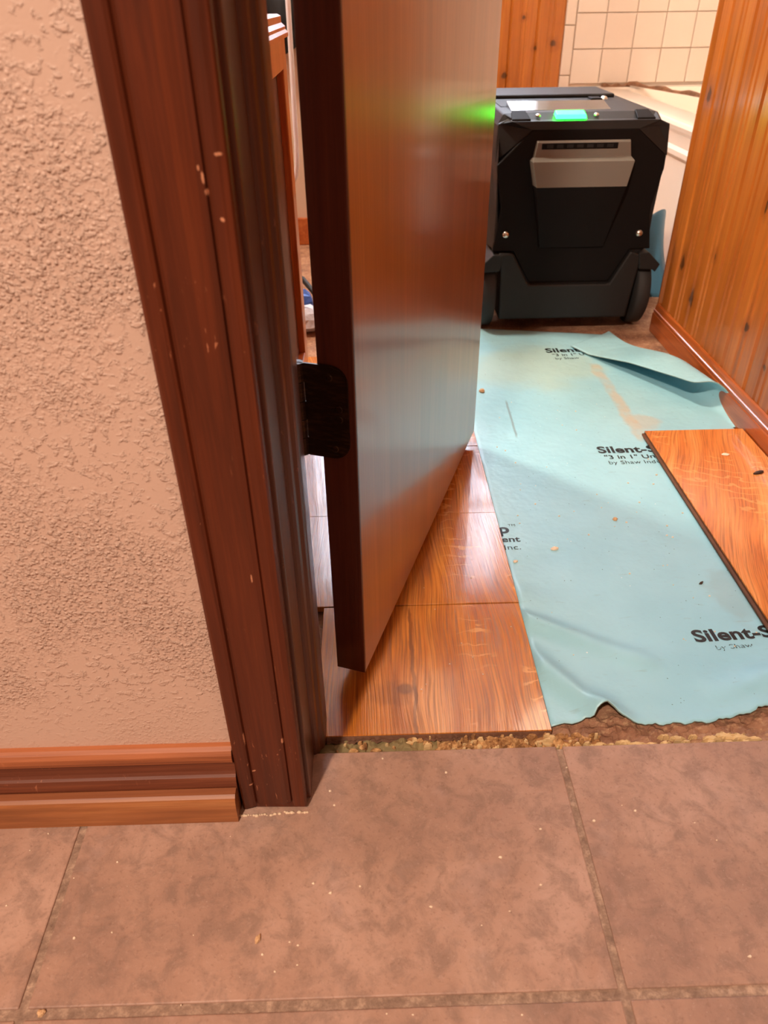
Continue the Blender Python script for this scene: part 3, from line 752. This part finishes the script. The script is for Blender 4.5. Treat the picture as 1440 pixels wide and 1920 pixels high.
# lower bumper
bp = [(-.1600, .1730), (-.1275, .1728), (-.0872, .1035), (.0945, .1025), (.1310, .1735), (.1585, .1650), (.1545, .1300), (.1440, .0240), (-.1490, .0240), (-.1530, .1300)]
MB().prism(bp, lambda p: R3(p[0], YF-.010, p[1]), lambda p: R3(p[0], YF+.03, p[1])).obj('bumper', M_BODY, mc, bevel=.004)
# tapered pocket with a see-into upper half
pk = MB()
sec = [(.3955, .0960, -.0015), (.3920, .0965, -.0060), (.3650, .1010, -.0080), (.3590, .1060, -.0220), (.3115, .0950, -.0300), (.3100, .0945, -.0285), (.1840, .0710, -.0060)]
rows_ = [[R3(-w-.004, YF+.004, z), R3(-w, YF+y_, z), R3(w-.003, YF+y_, z), R3(w, YF+.004, z)] for z, w, y_ in sec]
up = MB().loft(rows_[:5], caps=False, closed=False); up.obj('pocket_hood', M_POCKET, mc, bevel=.001)
MB().loft(rows_[4:], caps=False, closed=False).obj('pocket_front', M_BODY2, mc)
vt = MB()
for k in range(7): vt.box(XC-.078+k*.0205, XC-.078+k*.0205+.013, YF-.0095, YF-.005, .3825, .3885)
vt.obj('vent_slot', M_DARK, mc, kind='stuff')
MB().box(XC-.088, XC+.068, YF-.0085, YF-.004, .3800, .3910).obj('vent_strip', M_BODY2, mc, bevel=.001)
# top: control film, handle slot, rear rim
def top(x0, x1, y0, y1, z0, z1, name, mat, bev=.002): return MB().box(XC+x0, XC+x1, y0, y1, z0, z1).obj(name, mat, mc, bevel=bev)
fw = MB(); fw.add([R3(x, y, z) for x in (-.140, .070) for y, z in ((1.745, .4390), (1.745, .4408), (1.810, .4515), (1.818, .4390))],
                  [(0, 1, 2, 3), (7, 6, 5, 4), (0, 4, 5, 1), (1, 5, 6, 2), (2, 6, 7, 3), (3, 7, 4, 0)])
fw.obj('control_film', M_TOPGLOSS, mc, bevel=.001)
top(-.150, .062, 1.820, 1.962, .4390, .4404, 'handle_slot', M_DARK, .001)
top(-.150, .140, 1.966, 2.130, .4385, .4480, 'rear_rim', M_BODY, .004)
top(.072, .098, 1.915, 1.950, .4385, .4440, 'latch', M_BODY2, .002)
for (x0, x1) in ((-.150, -.112), (.105, .142)):
    b = MB(); b.add([R3(x0, YF+.010, .4296), R3(x1, YF+.010, .4296), R3(x1-.004, YF+.052, .4406), R3(x0+.004, YF+.052, .4406),
                     R3(x0, YF+.012, .4335), R3(x1, YF+.012, .4335), R3(x1-.005, YF+.050, .4440), R3(x0+.005, YF+.050, .4440)],
                    [(0, 1, 5, 4), (1, 2, 6, 5), (2, 3, 7, 6), (3, 0, 4, 7), (4, 5, 6, 7)])
    b.obj('corner_pad', M_BODY2, mc, bevel=.001)
def slope_z(y): return .4290+(y-YF-.004)*(.0110/.054)
lb = MB(); ya, yb = YF+.016, YF+.044
lb.add([R3(-.060, ya, slope_z(ya)+.0004), R3(.003, ya, slope_z(ya)+.0004), R3(.002, yb, slope_z(yb)+.0008), R3(-.059, yb, slope_z(yb)+.0008),
        R3(-.0585, ya+.003, slope_z(ya)+.0085), R3(.0015, ya+.003, slope_z(ya)+.0085), R3(.001, yb-.002, slope_z(yb)+.0080), R3(-.0575, yb-.002, slope_z(yb)+.0080)],
       [(0, 1, 5, 4), (1, 2, 6, 5), (2, 3, 7, 6), (3, 0, 4, 7), (4, 5, 6, 7)])
lb.obj('light_bar', M_LED, mc, bevel=.0015)
def dome(c, r, nrm, name, mat, parent):
    nrm = Vector(nrm).normalized(); a = nrm.orthogonal().normalized(); b_ = nrm.cross(a); c = Vector(c); R = []
    for q, h in ((1, 0), (1, .25), (.85, .55), (.5, .75), (.15, .82)):
        R.append([c+(a*math.cos(t)+b_*math.sin(t))*r*q+nrm*h*r for t in np.linspace(0, 6.283, 13)[:-1]])
    return MB().loft(R).obj(name, mat, parent, True)
dome(R3(-.093, YF+.036, slope_z(YF+.036)), .0055, (0, -.3, 1), 'screw', M_STEEL, mc)
dome(R3(.027, YF+.036, slope_z(YF+.036)), .0055, (0, -.3, 1), 'screw', M_STEEL, mc)
dome(R3(.105, 1.93, .440), .008, (0, -.4, 1), 'screw', M_STEEL, mc)
dome(R3(.1455, YF, .2094), .0078, (0, -1, .15), 'screw', M_STEEL, mc)
dome(R3(-.1468, YF, .2114), .0078, (0, -1, .15), 'screw', M_STEEL, mc)
# wheels and arches
for sgn in (1, -1):
    x0, x1 = (.160, .192) if sgn > 0 else (-.192, -.160)
    rw = .083; wy, wz = YF+.065, rw-.0105
    pr_ = [(x0, .035), (x0, rw-.006), (x0+.004, rw), (x1-.004, rw), (x1, rw-.006), (x1, .055), (x1-.006, .045), (x1-.006, .02)]
    R = [[R3(x, wy+r*math.cos(t), wz+r*math.sin(t)) for x, r in pr_] for t in np.linspace(0, 2*math.pi, 37)]
    wl = MB().loft(R, caps=False, closed=False).obj('wheel', M_RUBBER, mc, True, weld=.0001)
    dome(R3(x1-.004 if sgn > 0 else x0+.004, wy, wz), .028, (sgn, 0, 0), 'hub', M_BODY, wl)
    ar = [(.150, .1700), (.172, .1710), (.2015, .1440), (.1930, .1270), (.188, .1330), (.1560, .1345)]
    MB().prism(ar, lambda p: R3(sgn*p[0], YF-.012, p[1]), lambda p: R3(sgn*p[0], YF+.17, p[1])).obj('wheel_arch', M_BODY, mc, bevel=.002)
# rear feet
for dx in (-.13, .13): top(dx-.015, dx+.015, 2.05, 2.09, -.0105, .026, 'foot', M_RUBBER, .003)

strip('caulk_strip', [(.897+.0115*i, 3.165+.002*math.sin(i), tz+.0) for i in range(10)], .012, .010, M_CAULK, 'short brown strip of old sealant at the far corner of the tub rim')
strip('caulk_strip', [(.995+.0135*i+.002*math.sin(i*1.9), 3.16-.040*i, tz+.006-.0005*i) for i in range(14)], .010, .011, M_CAULK, 'long grimy strip of pulled sealant slanting across the tub')

# blue flap of mat standing behind the machine, by the partition end
U = np.linspace(0, 1, 14); V = np.linspace(0, 1, 18); PP = np.zeros((18, 14, 3))
for j, v in enumerate(V):
    for i, u in enumerate(U):
        PP[j, i] = (.684+.120*u+.03*v*v*math.sin(u*3), 1.83+.10*u+.12*v+.02*math.sin(u*6+v*3), -.0100+.185*v*(1-.25*(u-.4)**2*4)+.012*math.sin(u*5)*v)
fl2 = MB().grid(PP).obj('underlayment_scrap', M_MAT2, None, True)
s2 = fl2.modifiers.new('thick', 'SOLIDIFY'); s2.thickness = .002
tag(fl2, 'blue scrap of underlayment curling up behind the black machine', 'mat scrap')

# ------------------------------------------------ what shows in the gap behind the door
vn = thing('vanity_cabinet', 'orange wood vanity cabinet seen in the gap between jamb and door', 'cabinet', (-.40, 1.02, -.0125))
vx, vy0, vy1, vz = -.127, .60, 1.45, .588; V0 = .0014
MB().box(-.68, vx-.018, vy0, vy1, V0, vz).obj('carcass', M_CAB, vn)
# face frame: stiles and rails round recessed doors
for (a, b_) in ((vy0, vy0+.05), (.98, 1.05), (vy1-.055, vy1)):
    MB().box(vx-.018, vx, a, b_, V0, vz).obj('stile', M_CAB, vn, bevel=.002)
for (a, b_) in ((vy0+.05, .98), (1.05, vy1-.055)):
    MB().box(vx-.018, vx, a, b_, .545, vz).obj('rail', M_CAB, vn, bevel=.002)
    MB().box(vx-.018, vx, a, b_, V0, .06).obj('rail', M_CAB, vn, bevel=.002)
    MB().box(vx-.019, vx-.012, a, b_, .06, .545).obj('door', M_DOOREDGE, vn)
cp = [(0, 0), (0, .006), (-.004, .010), (-.004, .014), (-.010, .019), (-.010, .028), (-.016, .031), (-.60, .031), (-.60, 0)]
MB().loft([[(vx+.006+d, yy, vz+z) for d, z in cp] for yy in (vy0, vy1+.008)]).obj('top_moulding', M_CAB, vn)

hp_ = [(-.162, 2.0, 1.6), (-.1615, 2.0, 1.0), (-.161, 2.0, .66), (-.163, 2.0, .50), (-.165, 2.0, .40), (-.1655, 2.0, .34), (-.168, 2.0, .30), (-.172, 2.0, .275), (-.180, 2.0, .262), (-.20, 2.01, .256), (-.26, 2.03, .255)]
tag(MB().tube(hp_, .0058, 12).obj('hose', M_HOSE, None, True), 'pale thin hose hanging down beside the orange cabinet', 'hose')
cl = MB(); R = []
for i in range(30):
    x = -.62+.455*i/29; d = .012*math.sin(i*1.15)
    e = .52+.012*math.sin(i*.7)
    R.append([(x, 2.430+d, .634), (x+.004*math.sin(i), 2.425+d*1.3, e), (x, 2.438+d, e), (x, 2.449+d*.4, .60), (x, 2.452, .632), (x, 2.52, .632), (x, 2.52, .642), (x, 2.44, .645)])
tag(cl.loft(R).obj('towel', M_CLOTH, None, True), 'black cloth draped over the low wall beyond the orange cabinet', 'towel')
def crumple(name, c, r, seed, mat, label, cat):
    b = MB(); rr_ = random.Random(seed); R = []
    for j in range(8):
        ph = math.pi*j/7; R.append([(c[0]+r[0]*math.sin(ph)*math.cos(t)*rr_.uniform(.75, 1.15), c[1]+r[1]*math.sin(ph)*math.sin(t)*rr_.uniform(.75, 1.15), c[2]+r[2]*(1-math.cos(ph))*rr_.uniform(.9, 1.1)) for t in np.linspace(0, 6.283, 11)[:-1]])
    return tag(b.loft(R).obj(name, mat, None), label, cat)
crumple('crumpled_bag', (-.150, 1.70, -.0125), (.05, .045, .030), 3, M_RAG, 'crumpled white bag on the floor behind the hinge side of the door', 'bag')
crumple('blue_bag', (-.165, 1.80, -.0125), (.035, .03, .033), 5, M_BLUEB, 'small blue plastic bundle beyond the crumpled white bag', 'bag')
tag(MB().tube([(-.20, 1.97, .045), (-.165, 1.90, .048), (-.125, 1.84, .020), (-.112, 1.78, -.005)], .007, 10).obj('black_cord', M_DARK, None, True), 'short black cord draped past the blue bundle behind the door', 'cord')

# ------------------------------------------------ crumbs and chips
def chip(name, x, y, z, rx, ry, h, rot, seed, mat, label):
    b = MB(); rr_ = random.Random(seed); n_ = 9; R = []
    ca, sa = math.cos(rot), math.sin(rot)
    for q, zz in ((.9, 0), (1, .35), (.75, .8), (.25, 1)):
        ring_ = []
        for i in range(n_):
            t = 6.283*i/n_; a = rr_.uniform(.7, 1.2)*q; px, py = rx*a*math.cos(t), ry*a*math.sin(t)
            ring_.append((x+px*ca-py*sa, y+px*sa+py*ca, z+h*zz*rr_.uniform(.85, 1.1)))
        R.append(ring_)
    return tag(b.loft(R).obj(name, mat, None), label, 'debris')
mz = lambda x, y: float(mat_z(x, y))
chip('pebble', -.104, .303, 0, .0022, .0042, .0040, -.3, 1, M_CHIPO, 'tan crumb alone in the middle of the large front tile')
w1 = chip('wood_chip', .620, .995, .0046, .011, .0035, .004, .35, 2, M_CHIPD, 'dark curled wood chip on the loose orange plank')
chip('plaster_flake', .5915, 1.055, .0046, .0075, .004, .0022, -.1, 8, M_CHIPL, 'pale flake on the loose orange plank, behind the dark chip')
chip('plaster_flake', .257, .827, mz(.257, .827), .0060, .0035, .0035, .15, 3, M_CHIPL, 'largest cream flake on the middle of the blue-green mat')
chip('foam_crumb', .222, 1.34, mz(.222, 1.34), .0055, .0060, .0065, .2, 4, M_CHIPO, 'round tan crumb on the mat beside the door edge')
chip('foam_crumb', .3620, .894, mz(.362, .894), .0042, .0035, .0035, .2, 6, M_CHIPO, 'reddish crumb on the mat left of the loose plank')
chip('plaster_flake', .196, .800, mz(.196, .80), .0042, .0025, .003, .3, 7, M_CHIPL, 'cream flake on the mat against the laminate edge')
chip('wood_chip', .4355, .745, mz(.4355, .745), .0045, .0018, .003, .6, 9, M_CHIPD, 'brown splinter on the mat above the nearest black print')
chip('mortar_crumb', -.2655, .2545, -.0015, .0035, .0028, .0035, .2, 10, M_CHIPO, 'tan crumb in the grout joint corner at the front')
cr = MB()
for k in range(46):
    x, y = random.uniform(-.35, .40), random.uniform(.20, .48)
    if x < -.06 and y > .405: y = random.uniform(.22, .40)
    r = random.uniform(.0005, .0013); blob(cr, x, y, r*1.4, r, 0, r*1.2, k, 6)
for k in range(50):
    x, y = random.uniform(.20, .47), random.uniform(.60, 1.30)
    r = random.uniform(.0005, .0014); blob(cr, x, y, r*1.4, r, mz(x, y), r*1.2, k+99, 6)
for k in range(14):
    x, y = random.uniform(-.03, .17), random.uniform(.53, .80)
    r = random.uniform(.0004, .0009); blob(cr, x, y, r*1.4, r, .001, r*1.2, k+199, 6)
tag(cr.obj('dust_specks', M_CHIPL, None), 'tiny pale specks of plaster dust scattered over tiles and mat', 'dust', None, 'stuff')
